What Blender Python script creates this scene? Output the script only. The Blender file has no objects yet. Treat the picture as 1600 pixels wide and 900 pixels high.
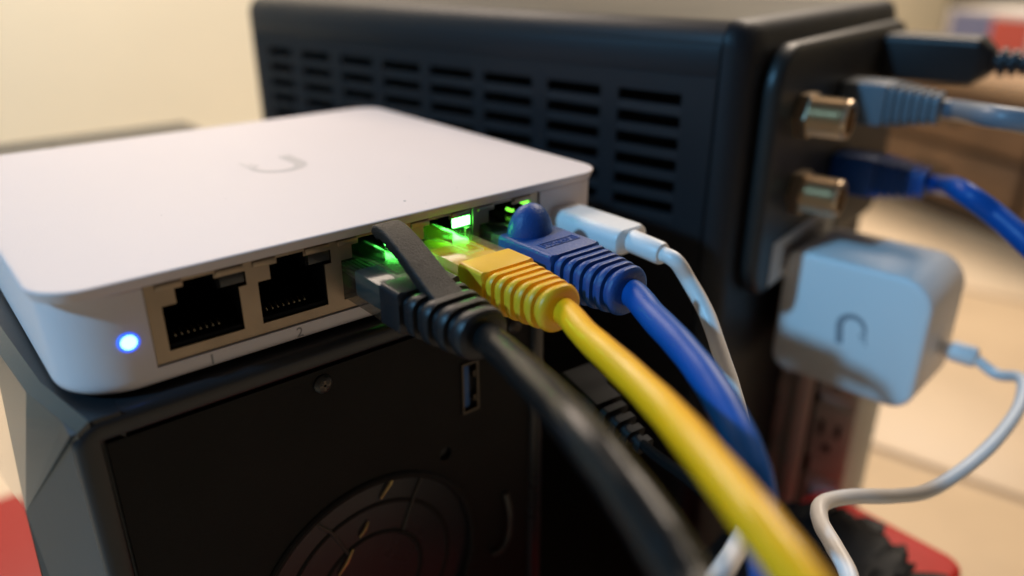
import bpy, bmesh, math, random
from mathutils import Vector, Matrix
random.seed(7)
sc = bpy.context.scene
COL = sc.collection
S = 0.0009                      # one modelling unit = 0.9 mm

# ------------------------------------------------------------------ camera
CAM = Vector((-13.453, -128.575, 68.936))
RIGHT = Vector((0.767, -0.642, 0.0)).normalized()
FWD = Vector((0.589, 0.704, -0.396)).normalized()
FWD = (FWD - RIGHT * FWD.dot(RIGHT)).normalized()
UP = RIGHT.cross(FWD).normalized()
FPX = 1204.76
cd = bpy.data.cameras.new('camera')
cam = bpy.data.objects.new('camera', cd)
COL.objects.link(cam)
cam.matrix_world = Matrix(((RIGHT.x, UP.x, -FWD.x, CAM.x * S), (RIGHT.y, UP.y, -FWD.y, CAM.y * S),
                           (RIGHT.z, UP.z, -FWD.z, CAM.z * S), (0, 0, 0, 1)))
cd.sensor_width = 36.0
cd.lens = 36.0 * FPX / 1600.0
cd.clip_start = 0.004
cd.clip_end = 60.0
cd.dof.use_dof = True
cd.dof.focus_distance = 152 * S
cd.dof.aperture_fstop = 6.9
sc.camera = cam

# ------------------------------------------------------------------ world, lamps, exposure
w = bpy.data.worlds.new('World')
sc.world = w
w.use_nodes = True
bg = w.node_tree.nodes['Background']
bg.inputs[0].default_value = (1.0, 0.86, 0.74, 1)
bg.inputs[1].default_value = 0.08

def area(name, loc, target, sx, sy, watts, color):
    ld = bpy.data.lights.new(name, 'AREA')
    ld.shape = 'RECTANGLE'
    ld.size, ld.size_y = sx * S, sy * S
    ld.energy = watts
    ld.color = color
    o = bpy.data.objects.new(name, ld)
    COL.objects.link(o)
    o.location = Vector(loc) * S
    d = (Vector(target) - Vector(loc)).normalized()
    o.rotation_euler = d.to_track_quat('-Z', 'Y').to_euler()
    return o

area('ceiling_lamp', (210, 620, 540), (130, 600, 0), 420, 420, 4.6, (1.0, 0.82, 0.67))
area('floor_fill', (1500, 320, 1150), (1200, 200, -260), 700, 700, 24.0, (1.0, 0.84, 0.68))  # added fill to brighten the floor on the right, no known lamp
area('monitor_light', (-1000, 72, 750), (60, 0, 0), 56, 56, 11.0, (0.22, 0.59, 1.0))

sc.view_settings.view_transform = 'Standard'
sc.view_settings.look = 'None'
sc.view_settings.exposure = -0.10
sc.view_settings.gamma = 1.0
sc.render.engine = 'CYCLES'
sc.cycles.use_denoising = True
sc.cycles.max_bounces = 10
sc.cycles.sample_clamp_indirect = 6.0
sc.cycles.caustics_refractive = False
sc.cycles.caustics_reflective = False

# ------------------------------------------------------------------ materials
MATS = {}
def mat(name, col, rough=0.5, metal=0.0, bump=0.0, bscale=900.0, var=0.0, vscale=60.0, trans=0.0, emit=None, estr=0.0,
        spec=0.5, ior=1.45, coat=0.0, rvar=0.0, sss=0.0):
    m = bpy.data.materials.new(name)
    m.use_nodes = True
    nt = m.node_tree
    b = nt.nodes['Principled BSDF']
    b.inputs['Base Color'].default_value = (*col, 1)
    b.inputs['Roughness'].default_value = rough
    b.inputs['Metallic'].default_value = metal
    b.inputs['Specular IOR Level'].default_value = spec
    b.inputs['IOR'].default_value = ior
    b.inputs['Transmission Weight'].default_value = trans
    b.inputs['Coat Weight'].default_value = coat
    if emit:
        b.inputs['Emission Color'].default_value = (*emit, 1)
        b.inputs['Emission Strength'].default_value = estr
    tc = nt.nodes.new('ShaderNodeTexCoord')
    if var > 0 or rvar > 0:
        n = nt.nodes.new('ShaderNodeTexNoise')
        n.inputs['Scale'].default_value = vscale
        n.inputs['Detail'].default_value = 5
        nt.links.new(tc.outputs['Object'], n.inputs['Vector'])
    if var > 0:
        r = nt.nodes.new('ShaderNodeValToRGB')
        r.color_ramp.elements[0].position = 0.3
        r.color_ramp.elements[1].position = 0.7
        r.color_ramp.elements[0].color = (*[c * (1 - var) for c in col], 1)
        r.color_ramp.elements[1].color = (*[min(1, c * (1 + var)) for c in col], 1)
        nt.links.new(n.outputs['Fac'], r.inputs['Fac'])
        nt.links.new(r.outputs['Color'], b.inputs['Base Color'])
    if rvar > 0:
        mr = nt.nodes.new('ShaderNodeMapRange')
        mr.inputs['To Min'].default_value = max(0, rough - rvar)
        mr.inputs['To Max'].default_value = min(1, rough + rvar)
        nt.links.new(n.outputs['Fac'], mr.inputs['Value'])
        nt.links.new(mr.outputs['Result'], b.inputs['Roughness'])
    if bump > 0:
        n2 = nt.nodes.new('ShaderNodeTexNoise')
        n2.inputs['Scale'].default_value = bscale
        n2.inputs['Detail'].default_value = 3
        nt.links.new(tc.outputs['Object'], n2.inputs['Vector'])
        bp = nt.nodes.new('ShaderNodeBump')
        bp.inputs['Strength'].default_value = bump
        bp.inputs['Distance'].default_value = 0.0002
        nt.links.new(n2.outputs['Fac'], bp.inputs['Height'])
        nt.links.new(bp.outputs['Normal'], b.inputs['Normal'])
    MATS[name] = m
    return m

white_shell = mat('white_shell', (0.72, 0.655, 0.66), 0.42, bump=0.12, bscale=2500, rvar=0.05)
white_lid = mat('white_lid', (0.70, 0.615, 0.60), 0.50, bump=0.14, bscale=2500, rvar=0.06, var=0.012, vscale=35)
print_grey = mat('print_grey', (0.30, 0.28, 0.28), 0.45)
logo_grey = mat('logo_grey', (0.50, 0.45, 0.44), 0.4)
shield = mat('shield_metal', (0.37, 0.285, 0.20), 0.42, 0.85, bump=0.1, bscale=1500, var=0.10, vscale=150)
cavity = mat('cavity_black', (0.005, 0.005, 0.006), 0.6, spec=0.12)
matte_black = mat('matte_black', (0.007, 0.007, 0.007), 0.6, spec=0.25)
smoke = mat('smoked_window', (0.035, 0.033, 0.03), 0.25)
gold = mat('contact_gold', (0.85, 0.72, 0.45), 0.22, 1.0)
led_green = mat('led_green', (0.2, 0.9, 0.2), 0.3, emit=(0.10, 1.0, 0.11), estr=30)
led_halo = mat('led_blue_halo', (0.1, 0.3, 1.0), 0.3, emit=(0.015, 0.10, 1.0), estr=1.3)
led_dim = mat('led_green_dim', (0.2, 0.9, 0.2), 0.3, emit=(0.22, 1.0, 0.05), estr=2.5)
led_blue = mat('led_blue', (0.3, 0.5, 1.0), 0.3, emit=(0.11, 0.26, 1.0), estr=8)
def thin_clear(name, tint, rough, fac, milk):
    m = bpy.data.materials.new(name); m.use_nodes = True
    nt = m.node_tree; nt.nodes.clear()
    out = nt.nodes.new('ShaderNodeOutputMaterial')
    mx = nt.nodes.new('ShaderNodeMixShader'); tr = nt.nodes.new('ShaderNodeBsdfTransparent'); gl = nt.nodes.new('ShaderNodeBsdfGlossy')
    tl = nt.nodes.new('ShaderNodeBsdfTranslucent'); mx2 = nt.nodes.new('ShaderNodeMixShader')
    tr.inputs[0].default_value = (*tint, 1); tl.inputs[0].default_value = (*tint, 1); mx2.inputs[0].default_value = milk
    gl.inputs['Roughness'].default_value = rough
    lw = nt.nodes.new('ShaderNodeFresnel'); lw.inputs['IOR'].default_value = 1.58
    mul = nt.nodes.new('ShaderNodeMath'); mul.operation = 'MULTIPLY'; mul.inputs[1].default_value = fac
    geo = nt.nodes.new('ShaderNodeNewGeometry'); inv = nt.nodes.new('ShaderNodeMath'); inv.operation = 'SUBTRACT'; inv.inputs[0].default_value = 1.0
    m3 = nt.nodes.new('ShaderNodeMath'); m3.operation = 'MULTIPLY'
    nt.links.new(geo.outputs['Backfacing'], inv.inputs[1]); nt.links.new(inv.outputs[0], m3.inputs[1])
    nt.links.new(lw.outputs[0], mul.inputs[0]); nt.links.new(mul.outputs[0], m3.inputs[0]); nt.links.new(m3.outputs[0], mx.inputs[0])
    nt.links.new(tr.outputs[0], mx2.inputs[1]); nt.links.new(tl.outputs[0], mx2.inputs[2])
    nt.links.new(mx2.outputs[0], mx.inputs[1]); nt.links.new(gl.outputs[0], mx.inputs[2]); nt.links.new(mx.outputs[0], out.inputs[0])
    return m
clear = thin_clear('clear_plastic', (0.96, 0.97, 0.86), 0.14, 1.0, 0.22)
clear_smoky = thin_clear('clear_smoky_plastic', (0.62, 0.62, 0.60), 0.16, 0.8, 0.12)
grey_wire = mat('grey_wire', (0.10, 0.10, 0.09), 0.45)
black_rubber = mat('black_rubber', (0.011, 0.010, 0.011), 0.42, bump=0.25, bscale=3000, rvar=0.08, vscale=500)
black_strap = mat('black_strap', (0.013, 0.010, 0.008), 0.38, bump=1.2, bscale=3800, spec=0.35)
black_cable = mat('black_cable', (0.009, 0.009, 0.009), 0.25, spec=0.38, bump=0.12, bscale=700, rvar=0.06)
yellow_rubber = mat('yellow_rubber', (0.86, 0.47, 0.018), 0.40, bump=0.2, bscale=1500, var=0.05, vscale=200)
yellow_cable = mat('yellow_cable', (0.90, 0.47, 0.008), 0.30, bump=0.12, bscale=500, var=0.05, vscale=120)
blue_rubber = mat('blue_rubber', (0.010, 0.065, 0.25), 0.40, bump=0.55, bscale=2600, var=0.05, vscale=200)
blue_cable = mat('blue_cable', (0.003, 0.075, 0.33), 0.40, spec=0.3, bump=0.12, bscale=500, var=0.05, vscale=120)
white_rubber = mat('white_rubber', (0.80, 0.77, 0.74), 0.40, bump=0.1, bscale=1500)
pc_rear = mat('pc_rear_steel', (0.010, 0.0085, 0.007), 0.6, 0.0, spec=0.2, bump=0.35, bscale=2600, rvar=0.08, vscale=80)
pc_shell = mat('pc_shell_black', (0.018, 0.018, 0.020), 0.30, 0.0, bump=0.05, bscale=1500, rvar=0.07, vscale=60)
pc_side = mat('pc_side_slate', (0.030, 0.030, 0.032), 0.22, 0.0, coat=0.8, bump=0.1, bscale=1800, rvar=0.05, vscale=60)
steel = mat('steel', (0.40, 0.38, 0.35), 0.35, 1.0)
dark_steel = mat('dark_steel', (0.06, 0.055, 0.05), 0.4, 0.8)
usb_shell = mat('usb_shell', (0.10, 0.085, 0.07), 0.45, 1.0)
usb_blue = mat('usb_blue', (0.02, 0.10, 0.30), 0.45)
wire_glint = mat('wire_glint', (0.62, 0.48, 0.20), 0.3, 1.0)
modem_black = mat('modem_black', (0.012, 0.012, 0.014), 0.48, 0.0, spec=0.33, bump=0.3, bscale=2200, rvar=0.08, vscale=40)
modem_slat = mat('modem_slat', (0.012, 0.012, 0.014), 0.5, bump=0.2, bscale=2200)
modem_rear = mat('modem_rear', (0.016, 0.015, 0.014), 0.42, bump=0.3, bscale=1500)
nickel = mat('nickel_brass', (0.58, 0.45, 0.31), 0.36, 1.0, rvar=0.06, vscale=300)
label_paper = mat('label_paper', (0.62, 0.58, 0.53), 0.6)
ink = mat('label_ink', (0.10, 0.09, 0.09), 0.6)
grey_rubber = mat('grey_rubber', (0.13, 0.15, 0.17), 0.45, bump=0.2, bscale=1500)
grey_cable_m = mat('grey_cable', (0.16, 0.19, 0.23), 0.38, bump=0.1, bscale=500)
charger_white = mat('charger_white', (0.86, 0.82, 0.79), 0.48, bump=0.08, bscale=2500)
charger_logo = mat('charger_logo', (0.30, 0.30, 0.32), 0.5)
strip_grey = mat('strip_beige_grey', (0.50, 0.53, 0.47), 0.5, bump=0.1, bscale=1500, var=0.06, vscale=30)
strip_ridge = mat('strip_ridge', (0.72, 0.66, 0.58), 0.45)
red_card = mat('red_card', (0.36, 0.018, 0.012), 0.5, var=0.06, vscale=20)
red_plastic = mat('red_plastic', (0.72, 0.028, 0.018), 0.5, spec=0.25, bump=0.1, bscale=500, var=0.06, vscale=20)
bag_black = mat('bag_black', (0.006, 0.006, 0.006), 0.5, spec=0.3, bump=0.6, bscale=400)
floor_tile = mat('floor_tile', (0.68, 0.53, 0.36), 0.42, bump=0.05, bscale=200, var=0.06, vscale=14, rvar=0.08)
grout = mat('grout', (0.36, 0.28, 0.21), 0.8, bump=0.3, bscale=500)
wall_paint = mat('wall_paint', (0.80, 0.75, 0.585), 0.75, bump=0.2, bscale=300, var=0.03, vscale=5)
wood = mat('brown_wood', (0.13, 0.068, 0.032), 0.45, var=0.25, vscale=18, bump=0.1, bscale=120)
wood_dark = mat('dark_wood', (0.055, 0.030, 0.016), 0.5, var=0.25, vscale=18)
wood_top = mat('pale_wood', (0.40, 0.26, 0.15), 0.4, var=0.12, vscale=18)
carton_white = mat('carton_white', (0.62, 0.56, 0.52), 0.6)
carton_red = mat('carton_red', (0.62, 0.10, 0.07), 0.5)
carton_blue = mat('carton_blue', (0.20, 0.22, 0.36), 0.5)

# ------------------------------------------------------------------ helpers
def V(*a):
    return Vector(a)

def P(px, py, t):
    """point of the place seen at (px, py) of the 1600x900 photo, t units from the camera plane"""
    return CAM + (RIGHT * ((px - 800) / FPX) + UP * (-(py - 450) / FPX) + FWD) * t

def onz(px, py, z):
    d = P(px, py, 1) - CAM
    return CAM + d * ((z - CAM.z) / d.z)

ORIGIN = {}
def root(name, label, cat, loc, group=None, kind=None):
    o = bpy.data.objects.new(name, None)
    COL.objects.link(o)
    o.empty_display_size = 0.01
    o.location = Vector(loc) * S
    ORIGIN[o.name] = Vector(loc)
    if label: o['label'] = label
    if cat: o['category'] = cat
    if group: o['group'] = group
    if kind: o['kind'] = kind
    return o

def obj(name, bm, m, parent=None, smooth=35, label=None, loc=None, kind=None):
    """link bm (in world units) as one mesh; loc = own origin in world units"""
    porg = ORIGIN[parent.name] if parent else Vector((0, 0, 0))
    org = Vector(loc) if loc is not None else porg
    for v in bm.verts:
        v.co = (v.co - org) * S
    bmesh.ops.recalc_face_normals(bm, faces=bm.faces)
    me = bpy.data.meshes.new(name)
    bm.to_mesh(me)
    bm.free()
    for mm in (m if isinstance(m, (list, tuple)) else [m]):
        me.materials.append(mm)
    if smooth:
        me.shade_smooth()
        me.set_sharp_from_angle(angle=math.radians(smooth))
    o = bpy.data.objects.new(name, me)
    COL.objects.link(o)
    o.location = (org - porg) * S
    ORIGIN[o.name] = org
    if parent: o.parent = parent
    if label: o['label'] = label
    if kind: o['kind'] = kind
    return o

def copyof(o, parent, offset):
    """a copy of part o (shared mesh) moved by offset units in its parent's frame"""
    c = o.copy()
    COL.objects.link(c)
    c.parent = parent
    c.location = o.location + Vector(offset) * S
    ORIGIN[c.name] = ORIGIN[o.name] + Vector(offset)
    return c

I4 = Matrix.Identity(4)
def frame(o, ax, ay, az):
    return Matrix(((ax.x, ay.x, az.x, o.x), (ax.y, ay.y, az.y, o.y), (ax.z, ay.z, az.z, o.z), (0, 0, 0, 1)))

def box(bm, x0, x1, y0, y1, z0, z1, bev=0.0, seg=2, M=I4):
    r = bmesh.ops.create_cube(bm, size=1.0)
    vs = r['verts']
    for v in vs:
        v.co = Vector((x0 + (v.co.x + .5) * (x1 - x0), y0 + (v.co.y + .5) * (y1 - y0), z0 + (v.co.z + .5) * (z1 - z0)))
    if bev > 0:
        es = list({e for v in vs for e in v.link_edges})
        rb = bmesh.ops.bevel(bm, geom=es, offset=bev, segments=seg, affect='EDGES', profile=0.5)
        vs = list({v for f in rb['faces'] for v in f.verts} | {v for v in vs if v.is_valid})
    if M is not I4:
        for v in vs: v.co = M @ v.co
    return vs

def bm_box(*a, **k):
    bm = bmesh.new(); box(bm, *a, **k); return bm

def rrect4(a0, a1, b0, b1, rs, n=8):
    """rounded rectangle with its own radius at each corner: (a1,b1), (a0,b1), (a0,b0), (a1,b0)"""
    out = []
    for (ca, cb, s, r, ja, jb) in ((a1, b1, 0, rs[0], -1, -1), (a0, b1, 90, rs[1], 1, -1), (a0, b0, 180, rs[2], 1, 1), (a1, b0, 270, rs[3], -1, 1)):
        r = max(1e-3, r)
        for i in range(n + 1):
            t = math.radians(s + 90 * i / n)
            out.append((ca + ja * r + r * math.cos(t), cb + jb * r + r * math.sin(t)))
    return out

def rrect(a0, a1, b0, b1, r, n=8):
    """rounded rectangle outline as (a, b) pairs"""
    r = max(1e-4, min(r, (a1 - a0) / 2 - 1e-4, (b1 - b0) / 2 - 1e-4))
    out = []
    for (ca, cb, s) in ((a1 - r, b1 - r, 0), (a0 + r, b1 - r, 90), (a0 + r, b0 + r, 180), (a1 - r, b0 + r, 270)):
        for i in range(n + 1):
            t = math.radians(s + 90 * i / n)
            out.append((ca + r * math.cos(t), cb + r * math.sin(t)))
    return out

def loft(bm, rings, cap0=True, cap1=True, M=I4):
    prev = None; first = None
    for ring in rings:
        vs = [bm.verts.new(M @ Vector(p)) for p in ring]
        if prev:
            n = len(vs)
            for i in range(n):
                bm.faces.new((prev[i], prev[(i + 1) % n], vs[(i + 1) % n], vs[i]))
        else:
            first = vs
        prev = vs
    if cap0: bm.faces.new(first)
    if cap1: bm.faces.new(prev)
    return bm

def prism(bm, pts, axis_fn, d0, d1, bev=0.0):
    """pts outline (a,b); axis_fn(a,b,d) -> xyz"""
    if bev > 0:
        cx = sum(p[0] for p in pts) / len(pts); cy = sum(p[1] for p in pts) / len(pts)
        n = len(pts)
        def inset(q):
            o = []
            for i in range(n):
                p0 = Vector(pts[i - 1]); p1 = Vector(pts[i]); p2 = Vector(pts[(i + 1) % n])
                e1 = (p1 - p0); e2 = (p2 - p1)
                if e1.length < 1e-6: e1 = e2
                if e2.length < 1e-6: e2 = e1
                nn = Vector((-e1.y, e1.x)).normalized() + Vector((-e2.y, e2.x)).normalized()
                nn = nn.normalized() if nn.length > 1e-6 else Vector((0, 0))
                o.append(p1 + nn * q)
            return o
        sg = 1 if d1 > d0 else -1
        r2 = []
        for k in range(4):
            t = math.radians(90 * k / 3)
            r2.append([axis_fn(*q, d1 - sg * bev * (1 - math.sin(t))) for q in inset(bev * (1 - math.cos(t)))])
        r1 = []
        for k in range(4):
            t = math.radians(90 * k / 3)
            r1.append([axis_fn(*q, d0 + sg * bev * (1 - math.cos(t))) for q in inset(bev * (1 - math.sin(t)))])
        loft(bm, r1 + r2)
    else:
        loft(bm, [[axis_fn(*q, d0) for q in pts], [axis_fn(*q, d1) for q in pts]])
    return bm

def catmull(pts, n=10):
    out = []
    P_ = [pts[0] * 2 - pts[1]] + list(pts) + [pts[-1] * 2 - pts[-2]]
    for i in range(1, len(P_) - 2):
        p0, p1, p2, p3 = P_[i - 1], P_[i], P_[i + 1], P_[i + 2]
        for k in range(n):
            t = k / n
            out.append(0.5 * ((2 * p1) + (p2 - p0) * t + (2 * p0 - 5 * p1 + 4 * p2 - p3) * t * t + (3 * p1 - p0 - 3 * p2 + p3) * t ** 3))
    out.append(pts[-1].copy())
    return out

def tube(bm, pts, r, seg=20, cap=True):
    up = Vector((0.31, 0.17, 0.93)).normalized()
    rings = []
    t_prev = None; nrm = None
    for i, p in enumerate(pts):
        a = pts[max(0, i - 1)]; b = pts[min(len(pts) - 1, i + 1)]
        t = (b - a).normalized()
        if nrm is None:
            nrm = (up - t * up.dot(t)).normalized()
        else:
            nrm = (nrm - t * nrm.dot(t)).normalized()
        bi = t.cross(nrm)
        rr = r[i] if isinstance(r, (list, tuple)) else r * (1 + .018 * math.sin(i * .61 + r) * math.sin(i * .23))
        rings.append([p + (nrm * math.cos(2 * math.pi * k / seg) + bi * math.sin(2 * math.pi * k / seg)) * rr for k in range(seg)])
    loft(bm, rings, cap, cap)
    return bm

def bm_tube(*a, **k):
    return tube(bmesh.new(), *a, **k)

def lathe(bm, prof, M, seg=32):
    """prof (r, h) along local z of frame M"""
    rings = [[M @ Vector((r * math.cos(2 * math.pi * k / seg), r * math.sin(2 * math.pi * k / seg), h)) for k in range(seg)] for r, h in prof]
    loft(bm, rings)
    return bm

def grid_plate(bm, xs, zs, solid, y0, y1, M=I4):
    """plate in x-z with rectangular openings: solid(i, j) tells which cells stay; real thickness y0..y1"""
    nx, nz = len(xs) - 1, len(zs) - 1
    cache = {}
    def vert(i, j, s):
        k = (i, j, s)
        if k not in cache:
            cache[k] = bm.verts.new(M @ Vector((xs[i], y0 if s == 0 else y1, zs[j])))
        return cache[k]
    S_ = lambda i, j: 0 <= i < nx and 0 <= j < nz and solid(i, j)
    for i in range(nx):
        for j in range(nz):
            if not S_(i, j): continue
            for s in (0, 1):
                bm.faces.new([vert(i, j, s), vert(i + 1, j, s), vert(i + 1, j + 1, s), vert(i, j + 1, s)])
            if not S_(i - 1, j): bm.faces.new([vert(i, j, 0), vert(i, j, 1), vert(i, j + 1, 1), vert(i, j + 1, 0)])
            if not S_(i + 1, j): bm.faces.new([vert(i + 1, j, 0), vert(i + 1, j, 1), vert(i + 1, j + 1, 1), vert(i + 1, j + 1, 0)])
            if not S_(i, j - 1): bm.faces.new([vert(i, j, 0), vert(i, j, 1), vert(i + 1, j, 1), vert(i + 1, j, 0)])
            if not S_(i, j + 1): bm.faces.new([vert(i, j + 1, 0), vert(i, j + 1, 1), vert(i + 1, j + 1, 1), vert(i + 1, j + 1, 0)])
    return bm

def cut(o, cutters):
    """cut real openings into mesh o with boxes given as bmeshes in world units"""
    for bmc in cutters:
        for v in bmc.verts: v.co = (v.co - ORIGIN[o.name]) * S
        bmesh.ops.recalc_face_normals(bmc, faces=bmc.faces)
        mc = bpy.data.meshes.new('cutter'); bmc.to_mesh(mc); bmc.free()
        oc = bpy.data.objects.new('cutter', mc); COL.objects.link(oc)
        oc.parent = o.parent; oc.location = o.location
        md = o.modifiers.new('cut', 'BOOLEAN'); md.operation = 'DIFFERENCE'; md.object = oc; md.solver = 'EXACT'
        bpy.context.view_layer.update()
        dg = bpy.context.evaluated_depsgraph_get()
        me = bpy.data.meshes.new_from_object(o.evaluated_get(dg))
        o.modifiers.clear()
        old = o.data; nm = old.name; o.data = me; bpy.data.meshes.remove(old); me.name = nm
        bpy.data.objects.remove(oc); bpy.data.meshes.remove(mc)
    o.data.set_sharp_from_angle(angle=math.radians(35))

def text_mesh(name, s, size, m, parent, M, depth=0.03, thick=0.0, seg=3):
    cu = bpy.data.curves.new(name, 'FONT')
    cu.body = s; cu.size = size; cu.align_x = 'CENTER'; cu.align_y = 'CENTER'
    cu.extrude = depth; cu.offset = thick; cu.resolution_u = seg
    t = bpy.data.objects.new('tmp', cu); COL.objects.link(t)
    bpy.context.view_layer.update()
    me = bpy.data.meshes.new_from_object(t.evaluated_get(bpy.context.evaluated_depsgraph_get()))
    bpy.data.objects.remove(t); bpy.data.curves.remove(cu)
    bm = bmesh.new(); bm.from_mesh(me); bpy.data.meshes.remove(me)
    for v in bm.verts: v.co = M @ v.co
    return obj(name, bm, m, parent, smooth=None)

def u_logo(bm, M, s, depth):
    """the round-bottomed U with its left arm breaking into small squares; s = overall width"""
    wd = 0.24 * s; ro = 0.5 * s; ri = ro - wd
    n = 20
    out = []; inn = []
    for k in range(n + 1):
        a = math.pi + math.pi * k / n
        rr = ri + (ro - ri)
        # the stroke thins towards the left arm
        f = 0.55 + 0.45 * k / n
        out.append((ro * math.cos(a), ro * math.sin(a)))
        inn.append(((ro - wd * f) * math.cos(a), (ro - wd * f) * math.sin(a)))
    poly_o = out + [(ro, 0.62 * s)]
    poly_i = inn + [(ro - wd, 0.62 * s)]
    top = [[bm.verts.new(M @ Vector((*p, z))) for p in poly_o] + [bm.verts.new(M @ Vector((*p, z))) for p in poly_i] for z in (0, depth)]
    m_ = len(poly_o)
    for k in range(m_ - 1):
        for L in top:
            bm.faces.new((L[k], L[k + 1], L[m_ + k + 1], L[m_ + k]))
        bm.faces.new((top[0][k], top[0][k + 1], top[1][k + 1], top[1][k]))
        bm.faces.new((top[0][m_ + k], top[0][m_ + k + 1], top[1][m_ + k + 1], top[1][m_ + k]))
    for (x, y, q) in ((-0.5, 0.02, .13), (-0.37, 0.17, .10), (-0.5, 0.20, .10), (-0.5, 0.36, .08), (-0.38, 0.33, .07), (-0.5, .50, .06)):
        box(bm, x * s, (x + q) * s, y * s, (y + q) * s, 0, depth, M=M)

# ------------------------------------------------------------------ room
FZ = -260.0
A11 = math.radians(11.0)
fl = root('floor', None, None, (0, 0, FZ), kind='structure')
fl['label'] = 'beige tiled floor with narrow grey brown joints'
obj('grout_bed', bm_box(-2500, 4500, -1500, 3500, FZ - 30, FZ - 2), grout, fl)
T, T2 = 366.0, 620.0
g0 = Vector((488, 74, 0))
gx = Vector((math.cos(A11), math.sin(A11), 0)); gy = Vector((-math.sin(A11), math.cos(A11), 0))
tile0 = None
Mt = frame(Vector((0, 0, 0)), gx, gy, Vector((0, 0, 1)))
for i in range(-6, 9):
    for j in range(-4, 7):
        c = g0 + gx * (i + 0.5) * T + gy * (j * T2 + 60)
        if not (-1500 < c.x < 3400 and -700 < c.y < 2100): continue
        if tile0 is None:
            bm = bm_box(-T / 2 + 4, T / 2 - 4, -T2 / 2 + 4, T2 / 2 - 4, FZ - 8, FZ, bev=1.5, M=Mt)
            for v in bm.verts: v.co += Vector((c.x, c.y, 0))
            tile0 = obj('tile', bm, floor_tile, fl, loc=(c.x, c.y, FZ)); tc0 = c
        else:
            copyof(tile0, fl, c - tc0)
wl = obj('wall', bm_box(-2500, 2600, 930, 960, FZ, 2200), wall_paint, None, loc=(0, 930, FZ))
wl['kind'] = 'structure'; wl['label'] = 'plain warm beige painted wall behind the white switch'
sk = obj('skirting_board', bm_box(-2500, 2600, 916, 929.5, FZ, FZ + 90, bev=3), wall_paint, wl)
wr = obj('side_wall', bm_box(3400, 3440, -1500, 3500, FZ, 2200), wall_paint, None, loc=(3400, 0, FZ))
wr['kind'] = 'structure'; wr['label'] = 'far beige painted wall at the end of the room'

# wooden cabinet far behind on the floor
ca = math.radians(24)
cM = frame(Vector((1030, 190, FZ)), Vector((math.cos(ca) , -math.sin(ca), 0)), Vector((math.sin(ca), math.cos(ca), 0)), Vector((0, 0, 1)))
cab = root('wooden_cabinet', 'low brown wooden cabinet with pale top standing far back on the tiles', 'cabinet', (1030, 190, FZ))
obj('cabinet_top', bm_box(-14, 330, -330, 520, 176, 194, bev=4, M=cM), wood_top, cab)
obj('cabinet_body', bm_box(8, 320, -320, 510, 26, 175.5, bev=3, M=cM), wood_dark, cab)
obj('plinth', bm_box(24, 310, -310, 500, 0, 25.5, M=cM), wood_dark, cab)
for k, (a, b, z0, z1) in enumerate(((-316, -40, 34, 98), (-316, -40, 106, 170), (-30, 236, 34, 98), (-30, 236, 106, 170), (246, 506, 34, 98), (246, 506, 106, 170))):
    dr = obj('drawer', bm_box(-6, 7.5, a, b, z0, z1, bev=3, M=cM), wood, cab)
    obj('handle', bm_box(-14, -6.2, (a + b) / 2 - 30, (a + b) / 2 + 30, (z0 + z1) / 2 - 5, (z0 + z1) / 2 + 5, bev=2, M=cM), dark_steel, dr)
pk = root('carton', 'blurred white carton with a red and a blue patch far behind the plugs', 'box', tuple(cM @ Vector((150, 60, 194.3))))
pM = cM @ Matrix.Translation((150, 60, 194.3))
obj('carton_body', bm_box(-60, 60, -170, 170, 0, 66, bev=1, M=pM), carton_white, pk)
obj('red_patch', bm_box(-61, -60.2, 30, 90, 8, 58, M=pM), carton_red, pk)
obj('blue_patch', bm_box(-61, -60.2, 92, 160, 4, 62, M=pM), carton_blue, pk)
obj('blue_patch', bm_box(-61, -60.2, -150, -80, 10, 40, M=pM), carton_blue, pk)

# ------------------------------------------------------------------ red boxes on the floor
rb = root('storage_box', 'red plastic storage box under the black crumpled bag', 'box', (150, -50, FZ))
bm = bmesh.new(); prism(bm, rrect(40, 225, -75, -22, 7), lambda a, b, d: (a, b, d), FZ, -112, bev=2.5)
obj('box_body', bm, red_plastic, rb)
bm = bmesh.new(); prism(bm, rrect(38.5, 226.5, -76.5, -20.5, 8), lambda a, b, d: (a, b, d), -124, -119, bev=1.5)
obj('box_rim', bm, red_plastic, rb)
lb = root('storage_box', 'flat red box on the floor behind the slate side of the computer', 'box', (-60, 290, FZ))
bm = bmesh.new(); prism(bm, rrect(-190, 60, 248, 345, 10), lambda a, b, d: (a, b, d), FZ, -222, bev=3)
obj('box_body', bm, red_card, lb)
bm = bmesh.new(); prism(bm, rrect(-192, 62, 246, 347, 11), lambda a, b, d: (a, b, d), -236, -230, bev=1.5)
obj('box_rim', bm, red_card, lb)

# black crumpled bag lying on the red box
bm = bmesh.new()
bmesh.ops.create_icosphere(bm, subdivisions=5, radius=1)
from mathutils import noise
for v in bm.verts:
    n = v.co.copy()
    k = 0.88 + 0.26 * noise.noise(n * 1.7) + 0.22 * abs(noise.noise(n * 3.6 + Vector((3, 1, 7)))) + 0.07 * abs(noise.noise(n * 9))
    sg = lambda q: math.copysign(abs(q) ** .65, q)
    v.co = Vector((sg(n.x) * 58 * k, sg(n.y) * 26 * k, max(-9.0, n.z * 8 * k)))
    v.co += Vector((152, -51, -102.8))
bg_o = obj('plastic_bag', bm, bag_black, None, loc=(144, -48, -111.5), smooth=50)
bg_o['label'] = 'crumpled black plastic bag lying on the red box below the cables'; bg_o['category'] = 'bag'

# ------------------------------------------------------------------ desktop computer under the switch
pc = root('desktop_computer', 'black computer case carrying the white switch, rear panel facing the camera', 'computer', (50, 110, FZ + 4))
XL, XR, YF, YB, ZT, ZB = -1.0, 103.0, -2.6, 242.0, -1.0, FZ + 6
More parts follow.
